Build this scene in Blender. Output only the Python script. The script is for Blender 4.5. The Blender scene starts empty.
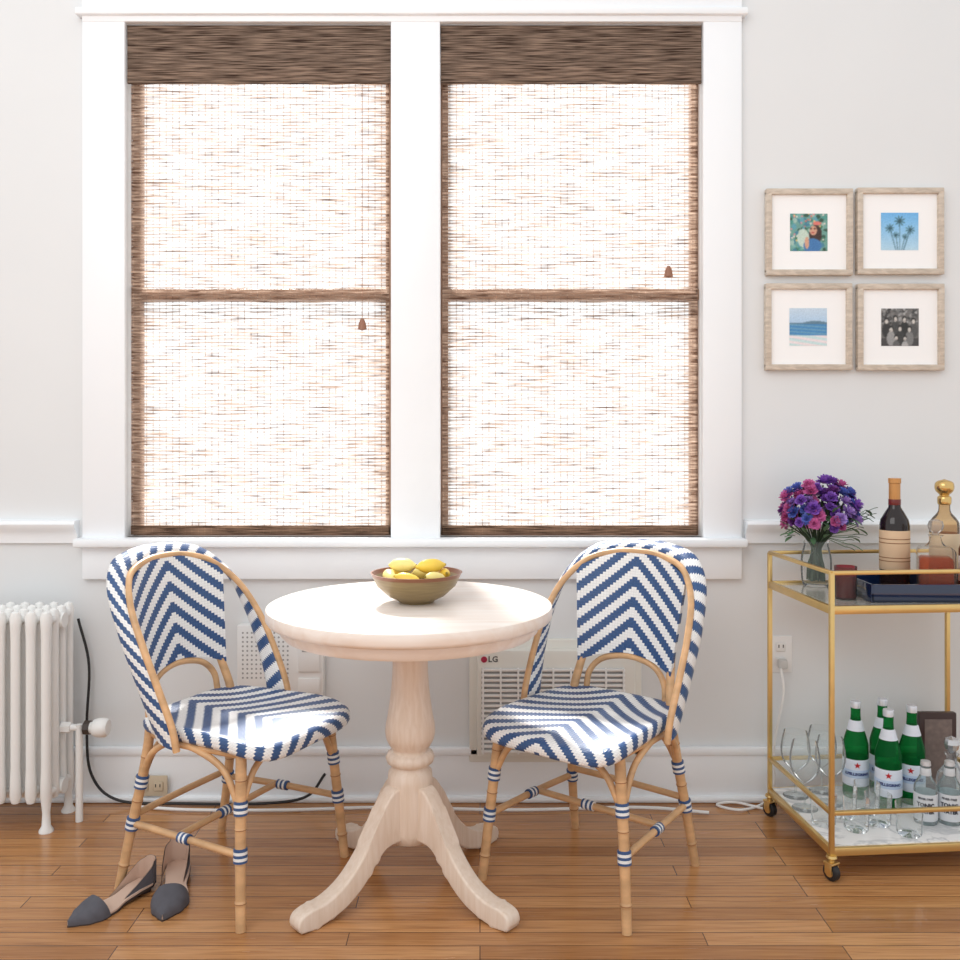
import bpy, bmesh, math, random
from mathutils import Vector, Matrix
random.seed(7)
SC = bpy.context.scene
COL = SC.collection

# ------------------------------------------------------------------ helpers
def lin(c):
    out = []
    for v in c[:3]:
        v = v / 255.0
        out.append(v / 12.92 if v <= 0.04045 else ((v + 0.055) / 1.055) ** 2.4)
    return (out[0], out[1], out[2], 1.0)

def newmat(name):
    m = bpy.data.materials.new(name)
    m.use_nodes = True
    nt = m.node_tree
    nt.nodes.clear()
    return m, nt

def N(nt, kind, **kw):
    n = nt.nodes.new(kind)
    for k, v in kw.items():
        setattr(n, k, v)
    return n

def math_node(nt, op, a, b=None, c=None):
    n = N(nt, 'ShaderNodeMath', operation=op)
    for i, x in enumerate((a, b, c)):
        if x is None:
            continue
        if isinstance(x, (int, float)):
            n.inputs[i].default_value = x
        else:
            nt.links.new(x, n.inputs[i])
    return n.outputs[0]

def maprange(nt, v, a, b, c=0.0, d=1.0):
    mr = N(nt, 'ShaderNodeMapRange')
    mr.inputs[1].default_value = a
    mr.inputs[2].default_value = b
    mr.inputs[3].default_value = c
    mr.inputs[4].default_value = d
    nt.links.new(v, mr.inputs[0])
    return mr.outputs[0]

def mixc(nt, fac, a, b):
    n = N(nt, 'ShaderNodeMix', data_type='RGBA')
    for s, x in ((n.inputs[0], fac), (n.inputs[6], a), (n.inputs[7], b)):
        if hasattr(x, 'is_output'):
            nt.links.new(x, s)
        else:
            s.default_value = x
    return n.outputs[2]

def pm(name, col, rough=0.5, metal=0.0, var=0.05, scale=12.0, stretch=(1, 1, 1), bump=0.0, coat=0.0, trans=0.0, emit=0.0):
    m, nt = newmat(name)
    out = N(nt, 'ShaderNodeOutputMaterial')
    b = N(nt, 'ShaderNodeBsdfPrincipled')
    nt.links.new(b.outputs[0], out.inputs[0])
    tc = N(nt, 'ShaderNodeTexCoord')
    mp = N(nt, 'ShaderNodeMapping')
    mp.inputs['Scale'].default_value = stretch
    nt.links.new(tc.outputs['Object'], mp.inputs[0])
    no = N(nt, 'ShaderNodeTexNoise')
    no.inputs['Scale'].default_value = scale
    no.inputs['Detail'].default_value = 4
    nt.links.new(mp.outputs[0], no.inputs['Vector'])
    c = lin(col)
    lo = tuple(max(0, x * (1 - var * 1.6)) for x in c[:3]) + (1,)
    hi = tuple(min(1, x * (1 + var * 1.6)) for x in c[:3]) + (1,)
    nt.links.new(mixc(nt, no.outputs[0], lo, hi), b.inputs['Base Color'])
    b.inputs['Roughness'].default_value = rough
    b.inputs['Metallic'].default_value = metal
    b.inputs['Coat Weight'].default_value = coat
    b.inputs['Transmission Weight'].default_value = trans
    if bump > 0:
        bp = N(nt, 'ShaderNodeBump')
        bp.inputs['Strength'].default_value = bump
        bp.inputs['Distance'].default_value = 0.003
        nt.links.new(no.outputs[0], bp.inputs['Height'])
        nt.links.new(bp.outputs[0], b.inputs['Normal'])
    return m

def glassm(name, tint, ior_blend=0.12, gloss=1.0, milk=0.0, edge=None, milkcol=(240, 244, 246)):
    m, nt = newmat(name)
    out = N(nt, 'ShaderNodeOutputMaterial')
    t = N(nt, 'ShaderNodeBsdfTransparent')
    lw = N(nt, 'ShaderNodeLayerWeight')
    lw.inputs[0].default_value = ior_blend
    if edge:
        l2 = N(nt, 'ShaderNodeLayerWeight')
        l2.inputs[0].default_value = 0.5
        f = maprange(nt, l2.outputs['Facing'], .6, 1.0)
        nt.links.new(mixc(nt, f, lin(tint), lin(edge)), t.inputs[0])
    else:
        t.inputs[0].default_value = lin(tint)
    g = N(nt, 'ShaderNodeBsdfGlossy')
    g.inputs[0].default_value = (gloss, gloss, gloss, 1)
    g.inputs['Roughness'].default_value = 0.03
    mx = N(nt, 'ShaderNodeMixShader')
    nt.links.new(lw.outputs['Fresnel'], mx.inputs[0])
    nt.links.new(t.outputs[0], mx.inputs[1])
    nt.links.new(g.outputs[0], mx.inputs[2])
    last = mx.outputs[0]
    if milk > 0:
        d = N(nt, 'ShaderNodeBsdfDiffuse')
        d.inputs[0].default_value = lin(milkcol)
        m2 = N(nt, 'ShaderNodeMixShader')
        m2.inputs[0].default_value = milk
        nt.links.new(last, m2.inputs[1])
        nt.links.new(d.outputs[0], m2.inputs[2])
        last = m2.outputs[0]
    nt.links.new(last, out.inputs[0])
    return m

def weave_mat(name, kind, per=8):
    """blue / white stepped chevron weave driven by UVs in metres."""
    m, nt = newmat(name)
    out = N(nt, 'ShaderNodeOutputMaterial')
    b = N(nt, 'ShaderNodeBsdfPrincipled')
    nt.links.new(b.outputs[0], out.inputs[0])
    uv = N(nt, 'ShaderNodeUVMap')
    sp = N(nt, 'ShaderNodeSeparateXYZ')
    nt.links.new(uv.outputs[0], sp.inputs[0])
    u, v = sp.outputs[0], sp.outputs[1]
    if kind == 'chevron':
        c = 0.0084
        cv = c * 0.86
        au = math_node(nt, 'ABSOLUTE', u)
        qa = math_node(nt, 'FLOOR', math_node(nt, 'DIVIDE', au, c))
        qb = math_node(nt, 'FLOOR', math_node(nt, 'DIVIDE', v, cv))
        s = math_node(nt, 'ADD', qa, qb)
        md = math_node(nt, 'FLOORED_MODULO', s, float(per))
        fac = math_node(nt, 'LESS_THAN', md, per / 2 - .1)
        h1 = math_node(nt, 'PINGPONG', au, c / 2)
        h2 = math_node(nt, 'PINGPONG', v, cv / 2)
        hh = math_node(nt, 'MINIMUM', h1, h2)
        hs = math_node(nt, 'MULTIPLY', hh, 300)
    else:
        md = math_node(nt, 'FLOORED_MODULO', u, 0.014)
        fac = math_node(nt, 'LESS_THAN', md, 0.007)
        hs = math_node(nt, 'MULTIPLY', math_node(nt, 'PINGPONG', u, 0.0018), 300)
    nz = N(nt, 'ShaderNodeTexNoise')
    nz.inputs['Scale'].default_value = 60
    blue = mixc(nt, nz.outputs[0], lin((26, 60, 108)), lin((58, 98, 150)))
    white = mixc(nt, nz.outputs[0], lin((230, 230, 229)), lin((249, 249, 248)))
    col = mixc(nt, fac, white, blue)
    dark = mixc(nt, math_node(nt, 'LESS_THAN', hs, 0.12), col, lin((90, 100, 120)))
    dm = mixc(nt, 0.24, col, dark)
    nt.links.new(dm, b.inputs['Base Color'])
    b.inputs['Roughness'].default_value = 0.28
    bp = N(nt, 'ShaderNodeBump')
    bp.inputs['Strength'].default_value = 0.4
    bp.inputs['Distance'].default_value = 0.0018
    nt.links.new(hs, bp.inputs['Height'])
    nt.links.new(bp.outputs[0], b.inputs['Normal'])
    return m

class B:
    def __init__(s):
        s.v, s.f, s.m, s.uv, s.sm = [], [], [], [], []
    def add(s, verts, faces, m=0, uvs=None, smooth=True):
        o = len(s.v)
        s.v += [tuple(p) for p in verts]
        for i, f in enumerate(faces):
            s.f.append([o + k for k in f])
            s.m.append(m)
            s.sm.append(smooth)
            s.uv.append([uvs[k] for k in f] if uvs else [(verts[k][0], verts[k][2]) for k in f])
    def box(s, c, d, m=0, bev=0.0, rot=None, seg=2):
        bm = bmesh.new()
        bmesh.ops.create_cube(bm, size=1.0)
        for v in bm.verts:
            v.co = Vector((v.co.x * d[0], v.co.y * d[1], v.co.z * d[2]))
        if bev > 0:
            bmesh.ops.bevel(bm, geom=bm.edges[:], offset=bev, segments=seg, affect='EDGES', profile=0.5)
        R = rot if rot else Matrix.Identity(3)
        vs = [R @ v.co + Vector(c) for v in bm.verts]
        bm.verts.index_update()
        fs = [[v.index for v in f.verts] for f in bm.faces]
        bm.free()
        s.add(vs, fs, m, smooth=bev > 0)
        return s
    def b2(s, x0, x1, y0, y1, z0, z1, m=0, bev=0.0):
        return s.box(((x0 + x1) / 2, (y0 + y1) / 2, (z0 + z1) / 2), (abs(x1 - x0), abs(y1 - y0), abs(z1 - z0)), m, bev)
    def tube(s, pts, r, m=0, n=10, cap=True, smoothpts=0, flat=None):
        if smoothpts:
            pts = cat(pts, smoothpts)
        P = [Vector(p) for p in pts]
        k = len(P)
        rr = r if isinstance(r, (list, tuple)) else [r] * k
        if len(rr) != k:
            q = rr
            rr = []
            for i in range(k):
                t = i / (k - 1) * (len(q) - 1)
                a = min(int(t), len(q) - 2)
                rr.append(q[a] + (q[a + 1] - q[a]) * (t - a))
        T = []
        for i in range(k):
            a = P[max(0, i - 1)]
            b = P[min(k - 1, i + 1)]
            d = (b - a)
            T.append(d.normalized() if d.length > 1e-9 else Vector((0, 0, 1)))
        ref = Vector((0, 0, 1)) if abs(T[0].z) < 0.9 else Vector((1, 0, 0))
        nrm = (ref - T[0] * ref.dot(T[0])).normalized()
        vs, uvs = [], []
        L = 0
        for i in range(k):
            if i:
                L += (P[i] - P[i - 1]).length
                nrm = (nrm - T[i] * nrm.dot(T[i]))
                nrm = nrm.normalized()
            bi = T[i].cross(nrm)
            for j in range(n):
                a = 2 * math.pi * j / n
                vs.append(P[i] + (nrm * math.cos(a) + bi * math.sin(a)) * rr[i])
                uvs.append((L, a * rr[i]))
        fs = []
        for i in range(k - 1):
            for j in range(n):
                fs.append([i * n + j, i * n + (j + 1) % n, (i + 1) * n + (j + 1) % n, (i + 1) * n + j])
        if cap:
            fs.append(list(range(n))[::-1])
            fs.append([(k - 1) * n + j for j in range(n)])
        s.add(vs, fs, m, uvs)
        return s
    def lathe(s, prof, c=(0, 0, 0), m=0, n=32, axis='z', rot=None):
        vs, uvs = [], []
        k = len(prof)
        R = rot if rot else Matrix.Identity(3)
        for (r, z) in prof:
            for j in range(n):
                a = 2 * math.pi * j / n
                vs.append(R @ Vector((r * math.cos(a), r * math.sin(a), z)) + Vector(c))
                uvs.append((r * a, z))
        fs = []
        for i in range(k - 1):
            for j in range(n):
                fs.append([i * n + j, i * n + (j + 1) % n, (i + 1) * n + (j + 1) % n, (i + 1) * n + j])
        s.add(vs, fs, m, uvs)
        return s
    def make(s, name, mats, parent=None, loc=(0, 0, 0), rot=(0, 0, 0), sharp=40, weld=True):
        me = bpy.data.meshes.new(name)
        me.from_pydata(s.v, [], s.f)
        if not isinstance(mats, (list, tuple)):
            mats = [mats]
        for mt in mats:
            me.materials.append(mt)
        uvl = me.uv_layers.new(name='UVMap')
        for p in me.polygons:
            p.material_index = s.m[p.index]
            p.use_smooth = s.sm[p.index]
            for li, q in zip(p.loop_indices, s.uv[p.index]):
                uvl.data[li].uv = (q[0], q[1])
        if weld:
            bm = bmesh.new()
            bm.from_mesh(me)
            bmesh.ops.remove_doubles(bm, verts=bm.verts[:], dist=1e-5)
            bmesh.ops.recalc_face_normals(bm, faces=bm.faces[:])
            bm.to_mesh(me)
            bm.free()
        me.set_sharp_from_angle(angle=math.radians(sharp))
        ob = bpy.data.objects.new(name, me)
        COL.objects.link(ob)
        ob.location = loc
        ob.rotation_euler = rot
        if parent:
            ob.parent = parent
        return ob

def cat(pts, sub=6):
    P = [Vector(p) for p in pts]
    out = []
    for i in range(len(P) - 1):
        p0 = P[i - 1] if i > 0 else P[i] * 2 - P[i + 1]
        p1, p2 = P[i], P[i + 1]
        p3 = P[i + 2] if i + 2 < len(P) else P[i + 1] * 2 - P[i]
        for k in range(sub):
            t = k / sub
            out.append(0.5 * ((2 * p1) + (p2 - p0) * t + (2 * p0 - 5 * p1 + 4 * p2 - p3) * t * t + (-p0 + 3 * p1 - 3 * p2 + p3) * t ** 3))
    out.append(P[-1])
    return out

def prism(b, outline, width, m=0, bev=0.004, rot=None, c=(0, 0, 0)):
    bm = bmesh.new()
    vs = [bm.verts.new((p[0], -width / 2, p[1])) for p in outline]
    f = bm.faces.new(vs)
    r = bmesh.ops.extrude_face_region(bm, geom=[f])
    for e in r['geom']:
        if isinstance(e, bmesh.types.BMVert):
            e.co.y += width
    if bev > 0:
        es = [e for e in bm.edges if abs(e.verts[0].co.y - e.verts[1].co.y) < 1e-6]
        bmesh.ops.bevel(bm, geom=es, offset=bev, segments=3, affect='EDGES', profile=0.5)
    bmesh.ops.triangulate(bm, faces=[f for f in bm.faces if len(f.verts) > 4])
    bm.verts.index_update()
    R = rot if rot else Matrix.Identity(3)
    vv = [R @ v.co + Vector(c) for v in bm.verts]
    ff = [[v.index for v in f.verts] for f in bm.faces]
    bm.free()
    b.add(vv, ff, m)

def empty(name, loc, rot=(0, 0, 0), label=None, cat_=None, group=None):
    e = bpy.data.objects.new(name, None)
    e.empty_display_size = 0.05
    COL.objects.link(e)
    e.location = loc
    e.rotation_euler = rot
    tag(e, label, cat_, group)
    return e

def tag(o, label=None, cat_=None, group=None, kind=None):
    if label: o["label"] = label
    if cat_: o["category"] = cat_
    if group: o["group"] = group
    if kind: o["kind"] = kind
    return o

def dup(o, loc=None, rot=None, parent=None, label=None):
    c = o.copy()
    COL.objects.link(c)
    if parent is not None:
        c.parent = parent
    if loc is not None: c.location = loc
    if rot is not None: c.rotation_euler = rot
    if label: c["label"] = label
    for ch in list(o.children):
        dup(ch, parent=c)
    return c

def text(body, size, mat, parent, loc, rot=(math.pi / 2, 0, 0), name='lettering', bend=None, bold=0.0, align='CENTER'):
    cu = bpy.data.curves.new(name, 'FONT')
    cu.body = body
    cu.size = size
    cu.align_x = align
    cu.align_y = 'CENTER'
    cu.extrude = 0.0002
    cu.offset = bold
    cu.resolution_u = 2
    t = bpy.data.objects.new(name + '_source', cu)
    COL.objects.link(t)
    dg = bpy.context.evaluated_depsgraph_get()
    me = bpy.data.meshes.new_from_object(t.evaluated_get(dg))
    bpy.data.objects.remove(t)
    if bend:
        for v in me.vertices:
            a = v.co.x / bend
            r = bend + v.co.z + 0.0003
            v.co = Vector((r * math.sin(a), -r * math.cos(a), v.co.y))
        rot = (0, 0, 0)
    me.materials.clear()
    me.materials.append(mat)
    ob = bpy.data.objects.new(name, me)
    COL.objects.link(ob)
    ob.location = loc
    ob.rotation_euler = rot
    if parent: ob.parent = parent
    return ob

# ------------------------------------------------------------------ materials
M_wall = pm('wall_paint', (227, 229, 230), 0.8, var=0.015, scale=3, bump=0.05)
M_trim = pm('trim_paint', (244, 247, 250), 0.4, var=0.01, scale=5)
M_rattan = pm('rattan', (208, 166, 122), 0.36, var=0.34, scale=14, stretch=(1, 1, 2.2), bump=0.3)
M_node = pm('rattan_node', (150, 100, 62), 0.5, var=0.1)
M_weave = weave_mat('blue_white_weave', 'chevron', 8)
M_wrap = weave_mat('blue_white_binding', 'ring')
M_gold = pm('brushed_gold', (222, 190, 126), 0.28, metal=0.85, var=0.06, scale=30)
M_white = pm('white_enamel', (238, 238, 236), 0.35, var=0.02)
M_white_pl = pm('white_plastic', (240, 240, 239), 0.4, var=0.01)
M_grey_pl = pm('grey_plastic', (165, 165, 165), 0.5, var=0.03)
M_black = pm('black_rubber', (28, 28, 30), 0.5)
M_clear = glassm('clear_glass', (250, 252, 252), 0.12, 1.0, 0.08, edge=(192, 200, 206))
M_text_dark = pm('dark_print', (30, 34, 50), 0.6)

def wood_mat(name, a, b_, rough, axis=(1, 12, 12), sc=4):
    m, nt = newmat(name)
    out = N(nt, 'ShaderNodeOutputMaterial')
    b = N(nt, 'ShaderNodeBsdfPrincipled')
    nt.links.new(b.outputs[0], out.inputs[0])
    tc = N(nt, 'ShaderNodeTexCoord')
    mp = N(nt, 'ShaderNodeMapping')
    mp.inputs['Scale'].default_value = axis
    nt.links.new(tc.outputs['Object'], mp.inputs[0])
    no = N(nt, 'ShaderNodeTexNoise')
    no.inputs['Scale'].default_value = sc
    no.inputs['Detail'].default_value = 6
    no.inputs['Distortion'].default_value = 0.6
    nt.links.new(mp.outputs[0], no.inputs['Vector'])
    nt.links.new(mixc(nt, maprange(nt, no.outputs[0], 0.3, 0.7), lin(a), lin(b_)), b.inputs['Base Color'])
    b.inputs['Roughness'].default_value = rough
    return m
M_tabletop = wood_mat('pale_wood_top', (234, 220, 209), (243, 235, 228), 0.3, (1.5, 14, 10), 3)
M_pedestal = wood_mat('pale_wood_pedestal', (224, 203, 183), (236, 219, 204), 0.42, (30, 30, 3), 3)

def floor_mat():
    m, nt = newmat('oak_floor')
    out = N(nt, 'ShaderNodeOutputMaterial')
    b = N(nt, 'ShaderNodeBsdfPrincipled')
    nt.links.new(b.outputs[0], out.inputs[0])
    tc = N(nt, 'ShaderNodeTexCoord')
    br = N(nt, 'ShaderNodeTexBrick')
    br.offset = 0.37
    br.offset_frequency = 3
    br.inputs['Scale'].default_value = 1.0
    br.inputs['Mortar Size'].default_value = 0.0013
    br.inputs['Mortar Smooth'].default_value = 0.1
    br.inputs['Brick Width'].default_value = 0.85
    br.inputs['Row Height'].default_value = 0.057
    br.inputs['Color1'].default_value = (0, 0, 0, 1)
    br.inputs['Color2'].default_value = (1, 1, 1, 1)
    br.inputs['Mortar'].default_value = (0.5, 0.5, 0.5, 1)
    nt.links.new(tc.outputs['Object'], br.inputs['Vector'])
    def grain(sx, sy, sc, det, dist):
        mp = N(nt, 'ShaderNodeMapping')
        mp.inputs['Scale'].default_value = (sx, sy, 1)
        nt.links.new(tc.outputs['Object'], mp.inputs[0])
        ad = N(nt, 'ShaderNodeVectorMath', operation='MULTIPLY_ADD')
        nt.links.new(br.outputs['Color'], ad.inputs[0])
        ad.inputs[1].default_value = (7, 0, 0)
        nt.links.new(mp.outputs[0], ad.inputs[2])
        no = N(nt, 'ShaderNodeTexNoise')
        no.inputs['Scale'].default_value = sc
        no.inputs['Detail'].default_value = det
        no.inputs['Distortion'].default_value = dist
        nt.links.new(ad.outputs[0], no.inputs['Vector'])
        return no.outputs[0]
    g1 = grain(1.2, 26, 3, 7, .7)
    g2 = grain(3, 120, 2, 4, .3)
    c1 = mixc(nt, br.outputs['Color'], lin((178, 124, 74)), lin((208, 156, 104)))
    c2 = mixc(nt, br.outputs['Color'], lin((146, 94, 52)), lin((186, 130, 82)))
    c = mixc(nt, maprange(nt, g1, .3, .72), c1, c2)
    c = mixc(nt, maprange(nt, g2, .50, .75, 0, .65), c, lin((112, 70, 38)))
    c = mixc(nt, br.outputs['Fac'], c, lin((86, 52, 30)))
    nt.links.new(c, b.inputs['Base Color'])
    nt.links.new(maprange(nt, g1, .3, .7, .17, .28), b.inputs['Roughness'])
    b.inputs['Specular IOR Level'].default_value = 0.75
    bp = N(nt, 'ShaderNodeBump')
    bp.inputs['Strength'].default_value = 0.15
    bp.inputs['Distance'].default_value = 0.002
    nt.links.new(g1, bp.inputs['Height'])
    nt.links.new(bp.outputs[0], b.inputs['Normal'])
    return m

def blind_mat(name, seed, base, fine, streak, dark, light, edge=0.0, cx_=6, cz_=220):
    m, nt = newmat(name)
    out = N(nt, 'ShaderNodeOutputMaterial')
    tc = N(nt, 'ShaderNodeTexCoord')
    oi = N(nt, 'ShaderNodeObjectInfo')
    def noise(sc, det=2):
        mp = N(nt, 'ShaderNodeMapping')
        mp.inputs['Scale'].default_value = sc
        mp.inputs['Location'].default_value = (seed, 0, seed * 2)
        nt.links.new(tc.outputs['Object'], mp.inputs[0])
        ad = N(nt, 'ShaderNodeVectorMath', operation='ADD')
        nt.links.new(mp.outputs[0], ad.inputs[0])
        nt.links.new(oi.outputs['Location'], ad.inputs[1])
        no = N(nt, 'ShaderNodeTexNoise')
        no.inputs['Scale'].default_value = 1
        no.inputs['Detail'].default_value = det
        nt.links.new(ad.outputs[0], no.inputs['Vector'])
        return no.outputs[0]
    sp = N(nt, 'ShaderNodeSeparateXYZ')
    nt.links.new(tc.outputs['Object'], sp.inputs[0])
    # regular reeds with wandering thickness and opacity along each
    zz = math_node(nt, 'ADD', math_node(nt, 'ADD', sp.outputs[2], 9.0), math_node(nt, 'MULTIPLY', noise((2.5, 0, 9), 2), .012))
    reed = maprange(nt, math_node(nt, 'PINGPONG', zz, .0056), .0022, .0044, 0, 1)
    rowop = maprange(nt, noise((9, 0, 88), 2), .38, .60, .22, 1.0)
    nf = math_node(nt, 'MULTIPLY', math_node(nt, 'MULTIPLY', reed, rowop), fine)
    n1 = noise((12, 0, 210), 2)
    n2 = noise((3.0, 0, 26), 3)
    s = math_node(nt, 'ADD', math_node(nt, 'MULTIPLY', n1, .68), math_node(nt, 'MULTIPLY', n2, .32))
    st = maprange(nt, s, .49, .60, 0, streak)
    th = math_node(nt, 'LESS_THAN', math_node(nt, 'FLOORED_MODULO', math_node(nt, 'ADD', sp.outputs[0], 5.0), 0.0215), 0.0032)
    thn = maprange(nt, noise((60, 0, 90), 1), .35, .6, .12, .45)
    a = math_node(nt, 'ADD', math_node(nt, 'ADD', nf, st), math_node(nt, 'ADD', math_node(nt, 'MULTIPLY', th, thn), base))
    if edge > 0:
        ax = math_node(nt, 'ABSOLUTE', sp.outputs[0])
        ax = math_node(nt, 'ADD', ax, math_node(nt, 'MULTIPLY', math_node(nt, 'SUBTRACT', noise((3, 0, 120), 2), .5), .16))
        a = math_node(nt, 'ADD', a, maprange(nt, ax, .35, .43, 0, edge))
    cl = N(nt, 'ShaderNodeClamp')
    nt.links.new(a, cl.inputs[0])
    col = mixc(nt, maprange(nt, noise((cx_, 0, cz_), 2), .34, .68), lin(dark), lin(light))
    d = N(nt, 'ShaderNodeBsdfDiffuse')
    nt.links.new(col, d.inputs[0])
    tr = N(nt, 'ShaderNodeBsdfTranslucent')
    nt.links.new(col, tr.inputs[0])
    ms = N(nt, 'ShaderNodeMixShader')
    ms.inputs[0].default_value = 0.35
    nt.links.new(d.outputs[0], ms.inputs[1])
    nt.links.new(tr.outputs[0], ms.inputs[2])
    tp = N(nt, 'ShaderNodeBsdfTransparent')
    mx = N(nt, 'ShaderNodeMixShader')
    nt.links.new(cl.outputs[0], mx.inputs[0])
    nt.links.new(tp.outputs[0], mx.inputs[1])
    nt.links.new(ms.outputs[0], mx.inputs[2])
    nt.links.new(mx.outputs[0], out.inputs[0])
    return m

# ------------------------------------------------------------------ room shell
b = B(); b.b2(-4, 4, -4.5, 0.3, -0.1, 0)
tag(b.make('floor', floor_mat()), "warm oak strip hardwood floor with semi-gloss finish", "floor", kind='structure')

WX0, WX1, WZ0, WZ1 = -1.155, 0.726, 0.86, 2.535
b = B()
b.b2(-4, WX0, 0, 0.16, 0, 2.95)
b.b2(WX1, 4, 0, 0.16, 0, 2.95)
b.b2(WX0, WX1, 0, 0.16, 0, WZ0)
b.b2(WX0, WX1, 0, 0.16, WZ1, 2.95)
tag(b.make('wall_back', M_wall), "off-white painted plaster wall with two windows", "wall", kind='structure')

b = B()
b.b2(-1.293, WX0, -0.022, 0.0, 0.85, 2.56, bev=0.003)
b.b2(WX1, 0.851, -0.022, 0.0, 0.85, 2.56, bev=0.003)
b.b2(-0.290, -0.130, -0.022, 0.16, 0.85, 2.56, bev=0.003)
b.b2(-1.293, 0.851, -0.024, 0.0, 2.537, 2.95, bev=0.002)
b.b2(-1.312, 0.868, -0.038, 0.0, 2.556, 2.580, bev=0.006)
tag(b.make('trim_1', M_trim), "white painted window casing with flat header", "window casing", kind='structure')
b = B()
b.b2(-1.310, 0.862, -0.06, 0.03, 0.832, 0.860, bev=0.008)
b.b2(-1.293, 0.851, -0.024, 0.0, 0.725, 0.834, bev=0.004)
tag(b.make('trim_2', M_trim), "white painted window sill and apron", "window sill", kind='structure')

def rail_profile(name, x0, x1, label):
    b = B()
    pts = [(0, 0.84), (-0.014, 0.842), (-0.016, 0.868), (-0.024, 0.882), (-0.036, 0.893), (-0.040, 0.905), (-0.034, 0.915), (0, 0.917)]
    vs, fs = [], []
    for x in (x0, x1):
        for p in pts:
            vs.append((x, p[0], p[1]))
    n = len(pts)
    for i in range(n):
        fs.append([i, (i + 1) % n, n + (i + 1) % n, n + i])
    fs += [list(range(n)), [n + i for i in range(n)][::-1]]
    b.add(vs, fs)
    tag(b.make(name, M_trim, sharp=35), label, "chair rail", kind='structure')
rail_profile('trim_3', -4, -1.312, "white moulded chair rail on plaster wall")
rail_profile('trim_4', 0.864, 4, "white moulded chair rail on plaster wall")
b = B()
b.b2(-4, 4, -0.016, 0, 0, 0.155, bev=0.002)
b.b2(-4, 4, -0.024, 0, 0.15, 0.178, bev=0.007)
b.b2(-4, 4, -0.032, 0, 0, 0.02, bev=0.008)
tag(b.make('baseboard_back', M_trim), "white painted baseboard with moulded top", "baseboard", kind='structure')

M_sash = pm('sash_backlit_brown', (160, 128, 106), 0.5, var=0.12, scale=6, stretch=(1, 1, 20))  # brown puts the backlit silhouette of a white sash into the colour
def window(name, x0, x1):
    b = B()
    y0, y1 = 0.05, 0.09
    s = 0.024
    zm = 1.66
    b.b2(x0, x0 + s, y0, y1, WZ0, WZ1, bev=0.003)
    b.b2(x1 - s, x1, y0, y1, WZ0, WZ1, bev=0.003)
    b.b2(x0, x1, y0, y1, WZ1 - 0.05, WZ1, bev=0.003)
    b.b2(x0, x1, y0, y1, WZ0, WZ0 + 0.03, bev=0.003)
    b.b2(x0, x1, y0 - 0.012, y1, zm - 0.018, zm + 0.018, bev=0.003)
    o = b.make(name, M_sash)
    tag(o, "double-hung wooden sash window letting in bright daylight", "window", kind='structure')
window('window_1', WX0, -0.290)
window('window_2', -0.130, WX1)

M_blind = blind_mat('woven_reed_shade', 1.3, .12, .62, .42, (92, 68, 56), (206, 180, 160), edge=.5, cx_=14, cz_=150)
M_valance = blind_mat('woven_reed_valance', 4.1, .92, .3, .2, (62, 48, 42), (176, 152, 134), cx_=9, cz_=260)
M_hem = blind_mat('woven_reed_hem', 2.1, .75, .3, .2, (66, 50, 42), (164, 134, 112), cx_=10, cz_=240)
def blind(x0, x1, cordx, cordz):
    cx = (x0 + x1) / 2
    e = empty('window_blind', (cx, 0.008, WZ1), label="brown woven reed roman shade lowered over the window", cat_="window blind", group="woven window shades")
    h = (x1 - x0) / 2
    zb = 0.866 - WZ1
    b = B()
    b.add([(-h + .006, 0.012, zb + .03), (h - .009, 0.012, zb + .03), (h - .009, 0.012, -.17), (-h + .006, 0.012, -.17)], [[0, 1, 2, 3]])
    b.make('shade_panel', M_blind, e)
    b = B()
    b.b2(-h + .006, h - .009, 0.007, 0.016, zb, zb + 0.030, bev=0.002)
    b.make('bottom_hem', M_hem, e)
    b = B()
    b.b2(-h + .002, h - .002, -0.012, -0.008, -0.188, -0.002)
    b.b2(-h + .002, h - .002, -0.014, -0.004, -0.192, -0.182, bev=0.002)
    b.make('valance', M_valance, e)
    b = B()
    b.b2(-h + .006, h - .006, -0.003, 0.03, -0.045, -0.004)
    b.make('headrail', M_sash, e)
    b = B()
    b.tube([(cordx - cx, .004, -.19), (cordx - cx, .004, cordz - WZ1 + .02)], .0006, n=5)
    b.lathe([(.0001, .022), (.006, .02), (.012, .005), (.015, -.014), (.0001, -.018)], (cordx - cx, -.003, cordz - WZ1), n=12)
    b.make('pull_cord', pm('cord_toggle', (150, 104, 82), .5), e)
    return e
blind(WX0, -0.290, -0.386, 1.554)
blind(-0.130, WX1, 0.618, 1.727)

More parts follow.
